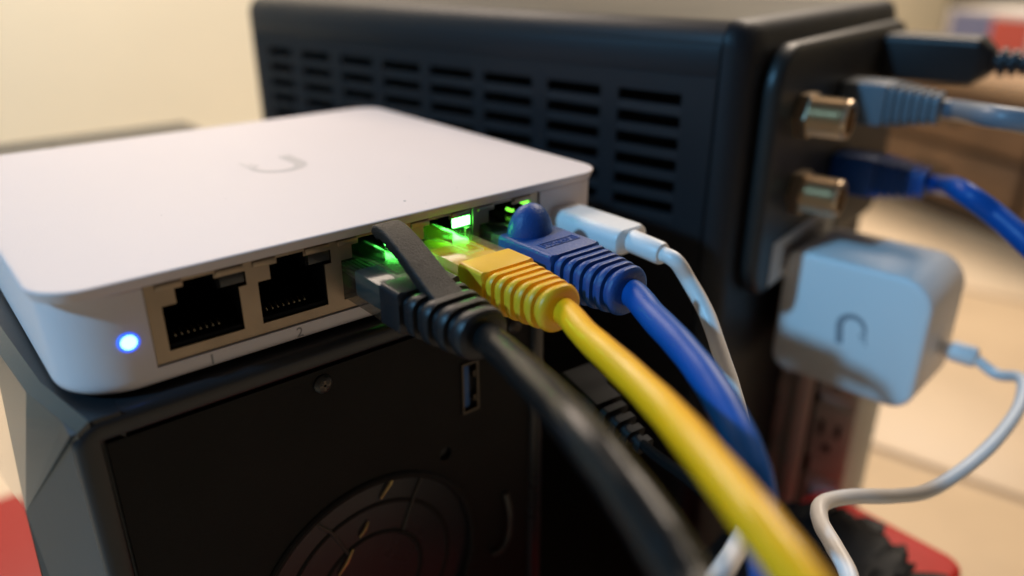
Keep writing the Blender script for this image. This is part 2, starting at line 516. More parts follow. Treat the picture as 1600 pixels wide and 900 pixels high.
# case shell: open frame with rounded front rim
rings = []
def ring_at(inset, y, r=5.0):
    return [(a, y, b) for a, b in rrect(XL + inset, XR - inset, ZB + inset, ZT - inset, max(0.6, r - inset), 6)]
bm = bmesh.new()
loft(bm, [ring_at(1.2, YB), ring_at(0.3, YB - .3), ring_at(0, YB - 1.2), ring_at(0, YF + 1.6), ring_at(0.25, YF + .7), ring_at(0.8, YF + .15), ring_at(1.6, YF),
          ring_at(3.6, YF), ring_at(4.1, YF + .2), ring_at(4.4, YF + .8), ring_at(4.4, YF + 2.2)])
obj('case_shell', bm, pc_shell, pc)
# rear steel panel with openings
fx, fz, fr = 51.0, -67.0, 29.0
xs = [4.0, 77.6, 82.2, 92.5, 97.5, 98.6]; zs = [ZB + 5, -100.0, -82.0, -30.6, -17.4, ZT - 5.5]
def solid(i, j):
    if i == 1 and j == 3: return False
    return True
bm = grid_plate(bmesh.new(), xs, zs, solid, YF + 1.0, YF + 1.9)
rp = obj('rear_panel', bm, pc_rear, pc, smooth=None)
def cyl_bm(x, z, r, y0, y1, n=48):
    b = bmesh.new()
    loft(b, [[(x + r * math.cos(2 * math.pi * k / n), y, z + r * math.sin(2 * math.pi * k / n)) for k in range(n)] for y in (y0, y1)])
    return b
cut(rp, [cyl_bm(fx, fz, fr, YF - 3, YF + 2.4), cyl_bm(72.3, -39.7, 1.7, YF - 3, YF + 2.4, 20)])
# embossed ring around the fan opening and inner guard
def ringtor(x, z, R, r, y, n=64):
    pts = [Vector((x + R * math.cos(2 * math.pi * k / n), y, z + R * math.sin(2 * math.pi * k / n))) for k in range(n)]
    b = bmesh.new(); rings = []
    for k, p in enumerate(pts):
        d = Vector((math.cos(2 * math.pi * k / n), 0, math.sin(2 * math.pi * k / n)))
        rings.append([p + d * (r * math.cos(2 * math.pi * q / 10)) + Vector((0, 1, 0)) * (r * math.sin(2 * math.pi * q / 10)) for q in range(10)])
    loft(b, rings + [rings[0]], False, False)
    bmesh.ops.remove_doubles(b, verts=b.verts, dist=1e-5)
    return b
gd = obj('fan_guard', ringtor(fx, fz, fr - .3, 1.0, YF + 1.2), pc_rear, pc)
for R in (21.5, 13.5): obj('guard_ring', ringtor(fx, fz, R, .75, YF + 2.6), pc_rear, gd)
for (a, c) in (((59.4, -38.2), (54.6, -44.2)), ((51.0, -48.8), (48.6, -51.8)), ((46.6, -54.2), (42.6, -59.4))):
    obj('guard_wire', bm_tube([V(a[0], YF + 1.7, a[1]), V((a[0] + c[0]) / 2 + .15, YF + 1.5, (a[1] + c[1]) / 2), V(c[0], YF + 1.7, c[1])], [.22, .42, .22], 8), wire_glint, gd)  # short brass bits shaped as the broken glints on a guard wire
obj('guard_wire', bm_tube([V(66.0, YF + 1.9, -43.5), V(64, YF + 2, -47), V(60, YF + 2, -56)], .42, 8), dark_steel, gd)
obj('guard_wire', bm_tube([V(38.0, YF + 1.9, -42), V(42, YF + 2, -47), V(46, YF + 2, -56)], .42, 8), dark_steel, gd)
fan = obj('fan_hub', cyl_bm(fx, fz, 9, YF + 4.5, YF + 14, 40), cavity, pc)
for k in range(7):
    a0 = 2 * math.pi * k / 7
    b = bmesh.new(); rr = []
    for q in range(6):
        r_ = 9 + q * 3.6; tw = a0 + .05 * q
        rr.append([(fx + r_ * math.cos(tw + s_) , YF + 6 + h_, fz + r_ * math.sin(tw + s_)) for s_, h_ in ((-.3, 0), (.3, 6.5), (.3, 7.1), (-.3, .6))])
    loft(b, rr)
    obj('fan_blade', b, matte_black, fan)
obj('fan_duct', bm_box(fx - 31, fx + 31, YF + 16, YF + 17, fz - 31, fz + 31), cavity, pc)
# screws
def screw(x, z, name='screw', m=dark_steel):
    M = frame(Vector((x, YF + 1.0, z)), Vector((1, 0, 0)), Vector((0, 0, 1)), Vector((0, -1, 0)))
    b = lathe(bmesh.new(), [(2.0, 0), (2.0, .35), (1.7, .75), (1.1, 1.0), (0.2, 1.05)], M, 24)
    s = obj(name, b, m, pc)
    cr = bmesh.new()
    for (a, c) in ((1.15, .26), (.26, 1.15)):
        box(cr, x - a, x + a, YF - .08, YF + .4, z - c, z + c)
    obj('cross_recess', cr, usb_shell, s, smooth=None)
    return s
screw(43.5, -9.7)
screw(93.5, -12.5)
# upright USB socket
us = obj('usb_socket', grid_plate(bmesh.new(), [77.4, 77.9, 81.7, 82.3], [-30.8, -30.2, -18.0, -17.4], lambda i, j: not (i == 1 and j == 1), YF + .5, YF + 9), usb_shell, pc, smooth=None)
obj('usb_tongue', bm_box(78.3, 79.9, YF + 1.2, YF + 9, -29.6, -18.5, bev=.2), usb_blue, us)
obj('usb_back', bm_box(77.6, 82.0, YF + 8, YF + 8.6, -30.4, -17.8), cavity, us)
for z in (-27.5, -21): obj('usb_spring', bm_box(80.9, 81.6, YF + .8, YF + 4, z - .8, z + .8), usb_shell, us)
# bracket with rounded end at the lower right of the panel
obj('cable_bracket', bm_tube(catmull([V(90.2, YF + .6, -60), V(90.6, YF - .8, -66), V(90.0, YF - .8, -73), V(87.6, YF - .6, -76.5), V(85.5, YF + .6, -77.5)], 6), .8, 10), dark_steel, pc)
# bevelled slate side cover
# sloping top trim along the left edge: flat strip and bright bevel
tin = [V(2.2, -2.3, -.9), V(-1.2, 17, -.9), V(-2.6, 45, -.9), V(-6.5, YB, -.9)]
tou = [V(0.2, -2.2, -2.4), V(-3.6, 18, -2.4), V(-5.2, 45, -2.4), V(-9.2, YB, -2.4)]
b = bmesh.new()
rr = []
for p in range(4):
    rr.append([Vector((7, tin[p].y, -.95)), tin[p], Vector((7, tin[p].y, -6))])
loft(b, rr)
obj('top_trim', b, pc_shell, pc, smooth=None)
b = bmesh.new()
loft(b, [[tin[p] + V(0, 0, .02), tou[p], tou[p] + V(.4, 0, -1.2), tin[p] + V(0, 0, -3)] for p in range(4)])
obj('edge_bevel', b, pc_side, pc, smooth=60)
T0, T1 = V(0.2, -2.2, -2.45), V(-9.2, YB, -2.45)
M0, M1 = V(-9.1, 10, -21), V(-9.4, 100, -65)
up_f = [T0, M0, M1, V(-9.8, YB, -125), T1, V(-5.2, 45, -2.45), V(-3.6, 18, -2.45)]
b = bmesh.new()
vs = [b.verts.new(p) for p in up_f] + [b.verts.new(V(-.9, p.y, p.z)) for p in up_f]
n_ = len(up_f)
b.faces.new((vs[0], vs[1], vs[6])); b.faces.new((vs[1], vs[5], vs[6])); b.faces.new((vs[1], vs[2], vs[5])); b.faces.new((vs[2], vs[4], vs[5])); b.faces.new((vs[2], vs[3], vs[4]))
for k in range(n_): b.faces.new((vs[k], vs[(k + 1) % n_], vs[n_ + (k + 1) % n_], vs[n_ + k]))
obj('side_cover', b, pc_side, pc, smooth=None)
lowp = [V(0.2, -2.2, -2.45), V(-1.2, -2.15, ZB + 4), V(-10.8, 10, ZB + 4), V(-10.2, 10, -60), V(-9.7, 10, -35.3), V(-9.1, 10, -21)]
b = bmesh.new()
vs = [b.verts.new(p) for p in lowp] + [b.verts.new(V(-.9, p.y + 5, p.z)) for p in lowp]
n_ = len(lowp)
b.faces.new(vs[:n_])
for k in range(n_): b.faces.new((vs[k], vs[(k + 1) % n_], vs[n_ + (k + 1) % n_], vs[n_ + k]))
obj('corner_post', b, pc_side, pc, smooth=None)
for (x, y) in ((12, 12), (92, 12), (12, 205), (92, 205)):
    obj('foot', lathe(bmesh.new(), [(7, 0), (7.5, 1), (7.5, 6), (7, 6.2)], Matrix.Translation((x, y, FZ)), 24), black_rubber, pc)

# ------------------------------------------------------------------ white network switch
W_, D_, H_ = 122.2, 106.7, 21.2
sw = root('network_switch', 'white flat switch with blue status light and cables plugged in its front', 'network switch', (W_ / 2, D_ / 2, -1.0))
def bring(inset, z, r):
    return [(a, b, z) for a, b in rrect4(inset, W_ + .2 - inset, inset, 108 - inset, (6 - inset, 8 - inset, r - 3.0 - inset, 6.5 - inset), 14)]
bm = bmesh.new()
loft(bm, [bring(2.2, 0, 15), bring(1.2, .25, 15), bring(.5, .8, 15), bring(.15, 1.6, 15), bring(0.1, 2.6, 15), bring(0.1, 18.4, 15), bring(0.5, 18.8, 15), bring(2.0, 18.85, 15)])
body = obj('body', bm, white_shell, sw)
PX0, PX1, PX2, PZ0, PZ1 = 14.8, 83.1, 102.5, 3.75, 18.45
cut(body, [bm_box(PX0 - .2, PX2 + .2, -4, 24, PZ0 - .2, 18.6)])
bm = bmesh.new()
def lring(inset, z): return [(a, b, z) for a, b in rrect4(-1.3 + inset, W_ + .4 - inset, -1.5 + inset, 109.3 - inset, (7 - inset, 9 - inset, 8 - inset, 7 - inset), 14)]
loft(bm, [lring(2.2, 18.86), lring(1.2, 18.9), lring(.75, 19.0), lring(0.1, 20.6), lring(0.04, 20.85), lring(.14, 21.05), lring(.38, 21.17), lring(.8, 21.2)])
lid = obj('lid', bm, white_lid, sw)
bm = bmesh.new(); u_logo(bm, Matrix.Translation((62.3, 52.0, 21.203)), 14.0, .025)
obj('logo', bm, logo_grey, lid, smooth=None)
Mn = lambda x, z: frame(Vector((x, .085, z)), Vector((1, 0, 0)), Vector((0, 0, 1)), Vector((0, -1, 0)))
b = bmesh.new()
random.seed(5)
for q in range(26):
    x_, y_ = random.uniform(2, 119), random.uniform(2, 100)
    if q == 0: x_, y_ = 70.0, 6.5
    r_ = random.uniform(.05, .13) if q else .28
    lathe(b, [(r_, 0), (r_ * .8, r_ * .3), (.01, r_ * .4)], Matrix.Translation((x_, y_, 21.2)), 6)
obj('dust', b, print_grey, lid, kind='stuff')
text_mesh('port_number', '1', 2.9, print_grey, sw, Mn(23.8, 1.95), .02, .03)
text_mesh('port_number', '2', 2.9, print_grey, sw, Mn(40.8, 1.95), .02, .03)
ml = lathe(bmesh.new(), [(1.28, -.4), (1.28, .10), (1.15, .3), (.8, .5), (.3, .6), (.05, .62)], frame(Vector((11.0, .1, 9.7)), Vector((1, 0, 0)), Vector((0, 0, 1)), Vector((0, -1, 0))), 28)
slo = obj('status_light', ml, led_blue, sw)
obj('halo_ring', lathe(bmesh.new(), [(1.32, -.3), (1.32, .10), (1.45, .16), (1.72, .12), (1.78, .02), (1.78, -.3)], frame(Vector((11.0, .1, 9.7)), Vector((1, 0, 0)), Vector((0, 0, 1)), Vector((0, -1, 0))), 28), led_halo, slo)  # glowing ring stands in for the blue halo round the light
for (x, y) in ((14, 14), (108, 14), (14, 92), (108, 92)):
    obj('rubber_foot', lathe(bmesh.new(), [(4, -1), (4.3, -.8), (4.3, 0.05), (4, .1)], Matrix.Translation((x, y, 0)), 20), black_rubber, sw)

PITCH = 16.94
X0 = 17.2
def port_plate(xs_, x_ports, xa, xb):
    X = [xa]; opens = []
    for x in x_ports:
        X += [x, x + 2.5, x + 4.0, x + 9.3, x + 13.4, x + 14.9]
    X += [xb]
    Z = [PZ0, 5.8, 14.2, 16.95, 17.95, PZ1]
    def solid(i, j):
        c = (X[i] + X[i + 1]) / 2; z = (Z[j] + Z[j + 1]) / 2
        for x in x_ports:
            r = c - x
            if 0 < r < 13.4 and 5.8 < z < 14.2: return False
            if 2.5 < r < 14.9 and 14.2 < z < 16.95: return False
            if 4.0 < r < 9.3 and 16.9 < z < 17.95: return False
        return True
    return grid_plate(bmesh.new(), X, Z, solid, .55, 1.0)
pp = obj('port_panel', port_plate(None, [X0 + PITCH * k for k in range(4)], PX0, PX1 - .25), shield, sw, smooth=None)
pp2 = obj('port_panel', port_plate(None, [X0 + PITCH * 4 + .35], PX1 + .35, PX2), shield, sw, smooth=None)
# folded spring tabs of the shields, and the port cavities with contacts and windows
for k in range(5):
    x = X0 + PITCH * k + (.35 if k == 4 else 0)
    panel = pp if k < 4 else pp2
    b = bmesh.new()
    box(b, x - .6, x + 3.8, .1, .54, 17.3, 18.35, .12)
    box(b, x + 9.6, x + 14.6, .1, .54, 17.3, 18.35, .12)
    obj('shield_tab', b, shield, panel)
    # cavity shell: five real walls
    b = bmesh.new()
    box(b, x - 1.0, x - .02, 1.05, 18, 5.2, 14.6)
    box(b, x + 13.42, x + 14.4, 1.05, 18, 5.2, 14.2)
    box(b, x - 1.0, x + 14.4, 1.05, 18, 4.6, 5.75)
    box(b, x - 1.0, x + 15.6, 17.6, 18.4, 4.6, 18.4)
    box(b, x - .9, x + 2.45, 1.06, 18, 14.3, 18)
    box(b, x + 2.4, x + 15.3, 1.05, 18, 18.0, 18.4)
    box(b, x + 14.95, x + 15.6, 1.05, 18, 14.2, 18)
    pt = obj('port', b, cavity, sw, smooth=None)
    # stepped floor lip inside the port
    obj('port_sill', bm_box(x + .1, x + 13.3, 1.1, 2.8, 5.76, 6.8, .2), cavity, pt)
    if k < 2:
        pin0 = None
        for q in range(8):
            xx = x + 1.9 + q * 1.11
            if pin0 is None:
                bb = bmesh.new()
                tube(bb, [V(xx, 4.5, 7.75), V(xx, 3.4, 7.35), V(xx, 3.1, 7.1), V(xx, 3.4, 6.8)], .26, 8)
                pin0 = obj('contact', bb, gold, pt)
            else:
                c = copyof(pin0, pt, (q * 1.11, 0, 0))
    obj('glow_baffle', bm_box(x + 9.75, x + 10.2, 1.06, 12, 14.72, 17.3), cavity, pt)  # added wall that hides the glowing left side of the indicator
    lm = {0: smoke, 1: smoke, 2: led_green, 3: led_green, 4: led_dim}[k]
    obj('indicator_window', bm_box(*((x + 10.3, x + 14.8, .9, 6, 14.75, 16.9, .15) if k != 4 else (x + 13.2, x + 14.6, .8, 3, 16.1, 16.85, .1))), lm, pt)
    if k == 4:
        obj('indicator_window', bm_box(x + 9.5, x + 10.2, .9, 3.0, 15.0, 15.6, .1), lm, pt)
obj('power_socket', bm_box(106.6, 115.4, .0, 1.4, 8.8, 12.4, .3), cavity, sw)

# ------------------------------------------------------------------ patch cables plugged into the switch
def sect(x, y, hw, z0, z1, r, n=8):
    return [(x + a, y, b) for a, b in rrect(-hw, hw, z0, z1, r, n)]

def boot_mesh(x, y0, y1, hw, z0, z1, yrib, nrib, hw2, hz2, depth=.72, r0=1.0, groove_y=None):
    """moulded strain relief: plain block, then rounded ribs, then a round end"""
    zc = (z0 + z1) / 2
    rings = [sect(x, y0 + .25, hw - .7, z0 + .7, z1 - .7, r0), sect(x, y0, hw - .3, z0 + .3, z1 - .3, r0), sect(x, y0 - .4, hw, z0, z1, r0), sect(x, yrib + .3, hw, z0, z1, r0)]
    L = (yrib - y1) / nrib
    def at(y):
        f = max(0.0, min(1.0, (yrib - y) / (yrib - y1)))
        f2 = f ** 1.15
        a = hw + (hw2 - hw) * f2
        c0 = (z0) + ((zc - hz2) - z0) * f2; c1 = z1 + ((zc + hz2) - z1) * f2
        rr = r0 + 1.2 + (min(a, (c1 - c0) / 2) - r0 - 1.2) * f2
        return a, c0, c1, rr
    def ring(y, k):
        a, c0, c1, rr = at(y)
        d = (1 - k) * 2.6
        return sect(x, y, a - d, c0 + d, c1 - d, max(.5, rr - d * .6))
    for i in range(nrib):
        ya = yrib - i * L
        g = L * .40
        rings += [ring(ya - .02, .97), ring(ya - .12, depth), ring(ya - g + .1, depth), ring(ya - g, .88), ring(ya - g - .16 * L, .98), ring(ya - g - .30 * L, 1.0), ring(ya - L * .86, .99), ring(ya - L * .97, .95)]
    a, c0, c1, rr = at(y1)
    rings += [sect(x, y1 - .25, a - .7, c0 + .7, c1 - .7, rr - .7), sect(x, y1 - .35, a - 1.6, c0 + 1.6, c1 - 1.6, rr)]
    return loft(bmesh.new(), rings)

def clear_plug(x, zc, c, m, wire_m):
    """clear plug body with latch, gold contacts and the flat sheath inside"""
    z0, z1 = 6.15, 13.5
    b = bmesh.new()
    box(b, x - 6.55, x + 6.55, -15.5, 9.5, z0, z1, .4)
    pl = obj('clear_plug', b, m, c)
    b = bmesh.new()
    prof = [(8.5, 13.55, 14.0), (4, 13.6, 14.1), (0, 13.7, 14.25), (-4, 13.8, 14.4), (-8, 13.8, 14.4), (-12, 13.8, 14.4)]
    loft(b, [[(x - w_, y, a), (x + w_, y, a), (x + w_, y, d), (x - w_, y, d)] for (y, a, d), w_ in zip(prof, (3.2, 3.2, 3.0, 1.8, 1.7, 1.7))])
    obj('latch', b, m, pl)
    obj('sheath', bm_box(x - 5.5, x + 5.5, -15.2, -2.0, z0 + 1.0, z1 - .7, .8), wire_m, pl)
    w0 = None
    for q in range(8):
        xx = x - 3.7 + q * 1.06
        if w0 is None:
            w0 = obj('wire', bm_box(xx - .4, xx + .4, -2.2, 8, z0 + 3.6, z0 + 4.5, .2), wire_m, pl)
        else:
            copyof(w0, pl, (q * 1.06, 0, 0))
    return pl

# black cable in the third port
XK, XY, XB = 57.6, 74.9, 91.6
kc = root('ethernet_cable', 'black ethernet cable with an arched latch cover, in the third port', 'cable', (XK, -15, 6), group='ethernet patch cables')
clear_plug(XK, 10, kc, clear_smoky, grey_wire)
bt = obj('boot', boot_mesh(XK, -13.8, -36.3, 6.9, 5.9, 14.2, -20.5, 4, 5.2, 4.6, depth=.62), black_rubber, kc)
# arched strap over the latch
prof = [V(0, -26.5, 13.0), V(0, -23.5, 14.2), V(0, -19.0, 16.6), V(0, -14.5, 18.9), V(0, -11.0, 20.4), V(0, -8.4, 21.2), V(0, -6.6, 21.2), V(0, -5.9, 20.3)]
pts = catmull(prof, 6)
rings = []
for i, p in enumerate(pts):
    a = pts[max(0, i - 1)]; c_ = pts[min(len(pts) - 1, i + 1)]
    t = (c_ - a).normalized(); nrm = Vector((1, 0, 0)).cross(t).normalized()
    if nrm.z < 0: nrm = -nrm
    hw = 3.2 - .6 * (i / (len(pts) - 1)); th = 1.25
    rings.append([Vector((XK + u, 0, 0)) + p + nrm * v for u, v in rrect(-hw, hw, -th, th, .45, 4)])
obj('latch_cover', loft(bmesh.new(), rings), black_strap, kc)
kp = [V(XK, -33, 10), V(XK, -37.5, 9.8)] + [P(*q) for q in ((806, 569, 116), (850, 613, 105), (900, 668, 93), (968, 752, 84), (1028, 838, 78), (1070, 912, 74), (1100, 985, 70), (1120, 1060, 68))]
obj('cord', bm_tube(catmull(kp, 10), 2.75, 24), black_cable, kc)

# yellow cable in the fourth port
yc = root('ethernet_cable', 'yellow ethernet cable with a ribbed boot and green lit clear plug', 'cable', (XY, -15, 6), group='ethernet patch cables')
clear_plug(XY, 10, yc, clear, yellow_rubber)
obj('boot', boot_mesh(XY, -14.3, -36.8, 6.7, 5.9, 14.0, -22.0, 6, 5.0, 4.5, depth=.66), yellow_rubber, yc)
yp = [V(XY, -34.0, 9.9), V(XY, -38.5, 9.6)] + [P(*q) for q in ((916, 524, 130), (972, 575, 117), (1040, 642, 104), (1110, 724, 90), (1180, 812, 80), (1240, 893, 74), (1292, 975, 70), (1330, 1050, 67))]
obj('cord', bm_tube(catmull(yp, 10), 2.5, 24), yellow_cable, yc)

# blue cable in the fifth port
bc = root('ethernet_cable', 'blue ethernet cable whose boot has a round bump, in the fifth port', 'cable', (XB, -15, 6), group='ethernet patch cables')
clear_plug(XB, 10, bc, clear_smoky, grey_wire)
bb = obj('boot', boot_mesh(XB, -6.6, -38.3, 7.1, 4.6, 13.9, -23.5, 6, 5.4, 4.9, depth=.64), blue_rubber, bc)
b = bmesh.new(); bmesh.ops.create_uvsphere(b, u_segments=36, v_segments=18, radius=1)
for v in b.verts:
    z = v.co.z
    v.co = Vector((XB - .5 + v.co.x * 5.5, -9.8 + v.co.y * 4.3, 13.0 + (z if z > 0 else z * .2) * 7.4))
obj('latch_bump', b, blue_rubber, bb)
# shallow stamped name plate on the boot
obj('stamp_frame', grid_plate(bmesh.new(), [0, .25, 9.6, 9.85], [0, .25, 2.3, 2.55], lambda i, j: not (i == 1 and j == 1), -.05, .18,
    M=frame(Vector((XB - 4.9, -19.6, 13.9)), Vector((1, 0, 0)), Vector((0, 0, 1)), Vector((0, 1, 0)))), blue_rubber, bb, smooth=None)
b = bmesh.new()
random.seed(11)
for g in range(8):
    ox = XB - 4.4 + g * 1.12
    for (ax_, ay_, bx_, by_) in random.sample([(0, 0, .18, 1.2), (.55, 0, .73, 1.2), (0, 0, .7, .18), (0, 1.02, .7, 1.2), (0, .5, .6, .68), (.28, .2, .46, 1.1)], 3):
        box(b, ox + ax_, ox + bx_, -19.0 + ay_, -19.0 + by_, 13.86, 14.06)
obj('stamp_strokes', b, blue_rubber, bb, smooth=None)
bp = [V(XB, -36.0, 9.2), V(XB, -40.0, 8.9)] + [P(*q) for q in ((1020, 494, 142), (1062, 538, 133), (1107, 595, 124), (1148, 666, 116), (1175, 738, 111), (1189, 812, 108), (1202, 890, 107), (1210, 980, 106))]
obj('cord', bm_tube(catmull(bp, 10), 2.75, 24), blue_cable, bc)

# ------------------------------------------------------------------ white power lead
wc = root('power_lead', 'white power lead from the switch to the blue lit charger', 'cable', (111, -12, 8))
XW = 111.0
rings = [sect(XW, 0.4 - y, hw, zc_ - hz, zc_ + hz, r) for (y, hw, hz, zc_, r) in
         ((0, 4.6, 2.6, 10.6, 2.4), (.2, 5.1, 3.0, 10.6, 2.6), (1.2, 5.3, 3.1, 10.6, 2.6), (20.5, 5.3, 3.1, 10.6, 2.6), (21.6, 5.0, 2.9, 10.6, 2.5), (22.0, 4.4, 2.4, 10.6, 2.2))]
obj('plug_body', loft(bmesh.new(), rings), white_rubber, wc)
Mw = frame(Vector((XW, -21.4, 10.5)), Vector((1, 0, 0)), Vector((0, 0, 1)), Vector((0, -1, -.06)).normalized())
obj('plug_collar', lathe(bmesh.new(), [(2.5, 0), (2.6, .3), (2.55, 8.4), (2.3, 9.0), (1.7, 9.2)], Mw, 28), white_rubber, wc)
wp = [V(XW, -29, 10.0), V(XW + .4, -33.5, 9.3)] + [P(*q) for q in ((1075, 437, 166), (1104, 490, 164), (1125, 550, 160), (1145, 610, 156), (1161, 672, 152), (1172, 735, 146), (1171, 795, 136), (1155, 848, 126), (1125, 898, 116), (1085, 950, 112),
      (1110, 1010, 116), (1230, 1030, 126), (1325, 975, 134), (1328, 905, 142), (1302, 852, 150), (1282, 815, 158), (1285, 787, 164), (1330, 776, 172), (1400, 775, 180), (1452, 766, 186), (1510, 730, 194), (1560, 683, 202), (1594, 632, 212), (1596, 592, 222), (1572, 556, 231), (1540, 541, 238))]
CH_END = wp[-1]
# charger frame
A6 = math.radians(6.0)
d2 = Vector((math.sin(A6), -math.cos(A6), 0)); e2 = Vector((math.cos(A6), math.sin(A6), 0))
CO = Vector((205.1, -5.8, -18.0))
CM = frame(CO, d2, Vector((0, 0, 1)), e2)          # local a along the face, b up, c into depth
wp[-1] = CM @ Vector((56.5, -27.0, 19)); wp[-2] = CM @ Vector((63, -29.5, 18.5))
obj('cord', bm_tube(catmull(wp, 10), 1.72, 18), white_rubber, wc)
MwC = frame(CM @ Vector((46.3, -26.5, 19)), Vector((0, 0, 1)), e2, d2)
obj('plug_collar', lathe(bmesh.new(), [(2.6, -1), (2.6, 3), (3.3, 3.2), (3.3, 9.6), (2.9, 10.2), (1.8, 10.5)], MwC, 24), white_rubber, wc)

# ------------------------------------------------------------------ charger on the power strip
cg = root('charger', 'white cube charger with a grey logo, plugged in the power strip', 'charger', tuple(CM @ Vector((23, -23, 33))))
bm = bmesh.new()
oct_ = []
outl = rrect4(0, 46, -43, 0, (10, 5, 6, 7), 8)
prism(bm, outl, lambda a, b, d: tuple(CM @ Vector((a, b, d))), 0, 33, bev=1.7)
cb = obj('charger_body', bm, charger_white, cg)
bm = bmesh.new()
u_logo(bm, CM @ Matrix.Translation((24.6, -20.5, -.03)) @ Matrix.Rotation(math.radians(180 + 8), 4, 'Z'), 9.5, .028)
obj('logo', bm, charger_logo, cb, smooth=None)
bm = bmesh.new()
for a in (19, 27): box(bm, a - .8, a + .8, -24, -18, 32.8, 40, M=CM)
obj('prong', bm, steel, cg)

ps = root('power_strip', 'upright beige grey power strip with two rows of outlets below the charger', 'power strip', tuple(CM @ Vector((0, FZ - CO.z, 42))))
ZS0 = FZ - CO.z
obj('strip_body', bm_box(-23, 21.5, ZS0 + 1, -10, 34, 62, bev=1.5, M=CM), strip_grey, ps)
obj('strip_ridge', bm_box(-1.5, 4.5, ZS0 + 4, -11, 31.5, 33.9, bev=.9, M=CM), strip_ridge, ps)
obj('strip_groove', bm_box(5.0, 7.6, ZS0 + 4, -11, 33.55, 33.93, M=CM), cavity, ps)
for k, zz in enumerate((-23, -50, -78, -110, -142, -174, -206)):
    for aa, sgn in ((-12, 1), (13.5, 1)):
        zc_ = zz - (4 if aa > 0 else 0)
        ol = obj('outlet', bm_box(aa - 7.2, aa + 6.6, zc_ - 12, zc_ + 12, 33.3, 33.9, bev=.25, M=CM), strip_grey, ps)
        bm = bmesh.new()
        box(bm, aa - 4.4, aa - 2.8, zc_ - 1, zc_ + 5.5, 33.0, 33.28, M=CM)
        box(bm, aa + 2.0, aa + 3.6, zc_ - .2, zc_ + 5.5, 33.0, 33.28, M=CM)
        box(bm, aa - 1.7, aa + .9, zc_ - 7.5, zc_ - 4.6, 33.0, 33.28, M=CM)
        obj('outlet_slots', bm, cavity, ol, smooth=None)

# ------------------------------------------------------------------ cable modem
B0 = Vector((165.7, 3.4, 0.0))
du = Vector((math.sin(A11), -math.cos(A11), 0)); de = Vector((math.cos(A11), math.sin(A11), 0))
MM = frame(B0, du, de, Vector((0, 0, 1)))        # local: u towards the rear connectors, e away from the switch, z up
md = root('cable_modem', 'black upright modem with rows of side vents behind the white switch', 'modem', tuple(MM @ Vector((-100, 75, FZ))))
UL, UR, EW, ZM = -219.0, 3.2, 150.0, 53.0
cols = [(-28.0, -7.0), (-54.4, -34.2), (-81.2, -60.6), (-106.9, -86.2), (-131.8, -112.0), (-156.0, -137.5), (-181.0, -163.0), (-204.0, -188.0)]
ztop = 32.9; zp = 6.45; nslot = 6
zb = ztop - nslot * zp
us_ = sorted({UL + 5, UR - .3} | {c for p in cols for c in p})
zs_ = [FZ + 30, zb, ztop, 38.0]
def msolid(i, j):
    c = (us_[i] + us_[i + 1]) / 2
    return not (j == 1 and any(a < c < b_ for a, b_ in cols))
# main shell: top block and sides, built round a hollow behind the vents
def mring(u, ins=0, r=7.0):
    return [(u, a, b) for a, b in rrect(1.6 + ins, EW - ins, FZ + ins, ZM - ins, r, 8)]
bm = loft(bmesh.new(), [mring(UL + 0, 4, 5), mring(UL + 1.2, 1.5, 6), mring(UL + 4, 0), mring(UR, 0)], M=MM)
shell = obj('case_shell', bm, modem_black, md)
b = bmesh.new()
box(b, -210, -3, -5, 12, zb - 4, ztop + 3, M=MM)
cut(shell, [b])
panel = obj('vent_panel', grid_plate(bmesh.new(), us_, zs_, msolid, 1.25, 2.6, M=MM), modem_black, md, smooth=None)
obj('upper_band', bm_box(UL + 5, UR - .3, 1.38, 1.9, 38.3, ZM - 6.5, bev=.2, M=MM), modem_black, md)
slat0 = None
for (a, b_) in cols:
    s0 = None
    for k in range(nslot):
        zc_ = ztop - (k + 1) * zp
        if s0 is None:
            b = bmesh.new()
            prof = [(1.35, zc_ + .3), (1.35, zc_ + 2.9), (1.7, zc_ + 3.1), (2.6, zc_ + 3.0), (2.6, zc_ + .4), (1.7, zc_ + .1)]
            loft(b, [[(a + .02, e, z) for e, z in prof], [(b_ - .02, e, z) for e, z in prof]], M=MM)
            s0 = obj('vent_slat', b, modem_slat, md, loc=tuple(MM @ Vector(((a + b_) / 2, 1, zc_))))
        elif k < nslot:
            copyof(s0, md, (0, 0, -k * zp))
obj('vent_lining', bm_box(-209, -4, 11.0, 11.8, zb - 3.8, ztop + 2.8, M=MM), cavity, md)
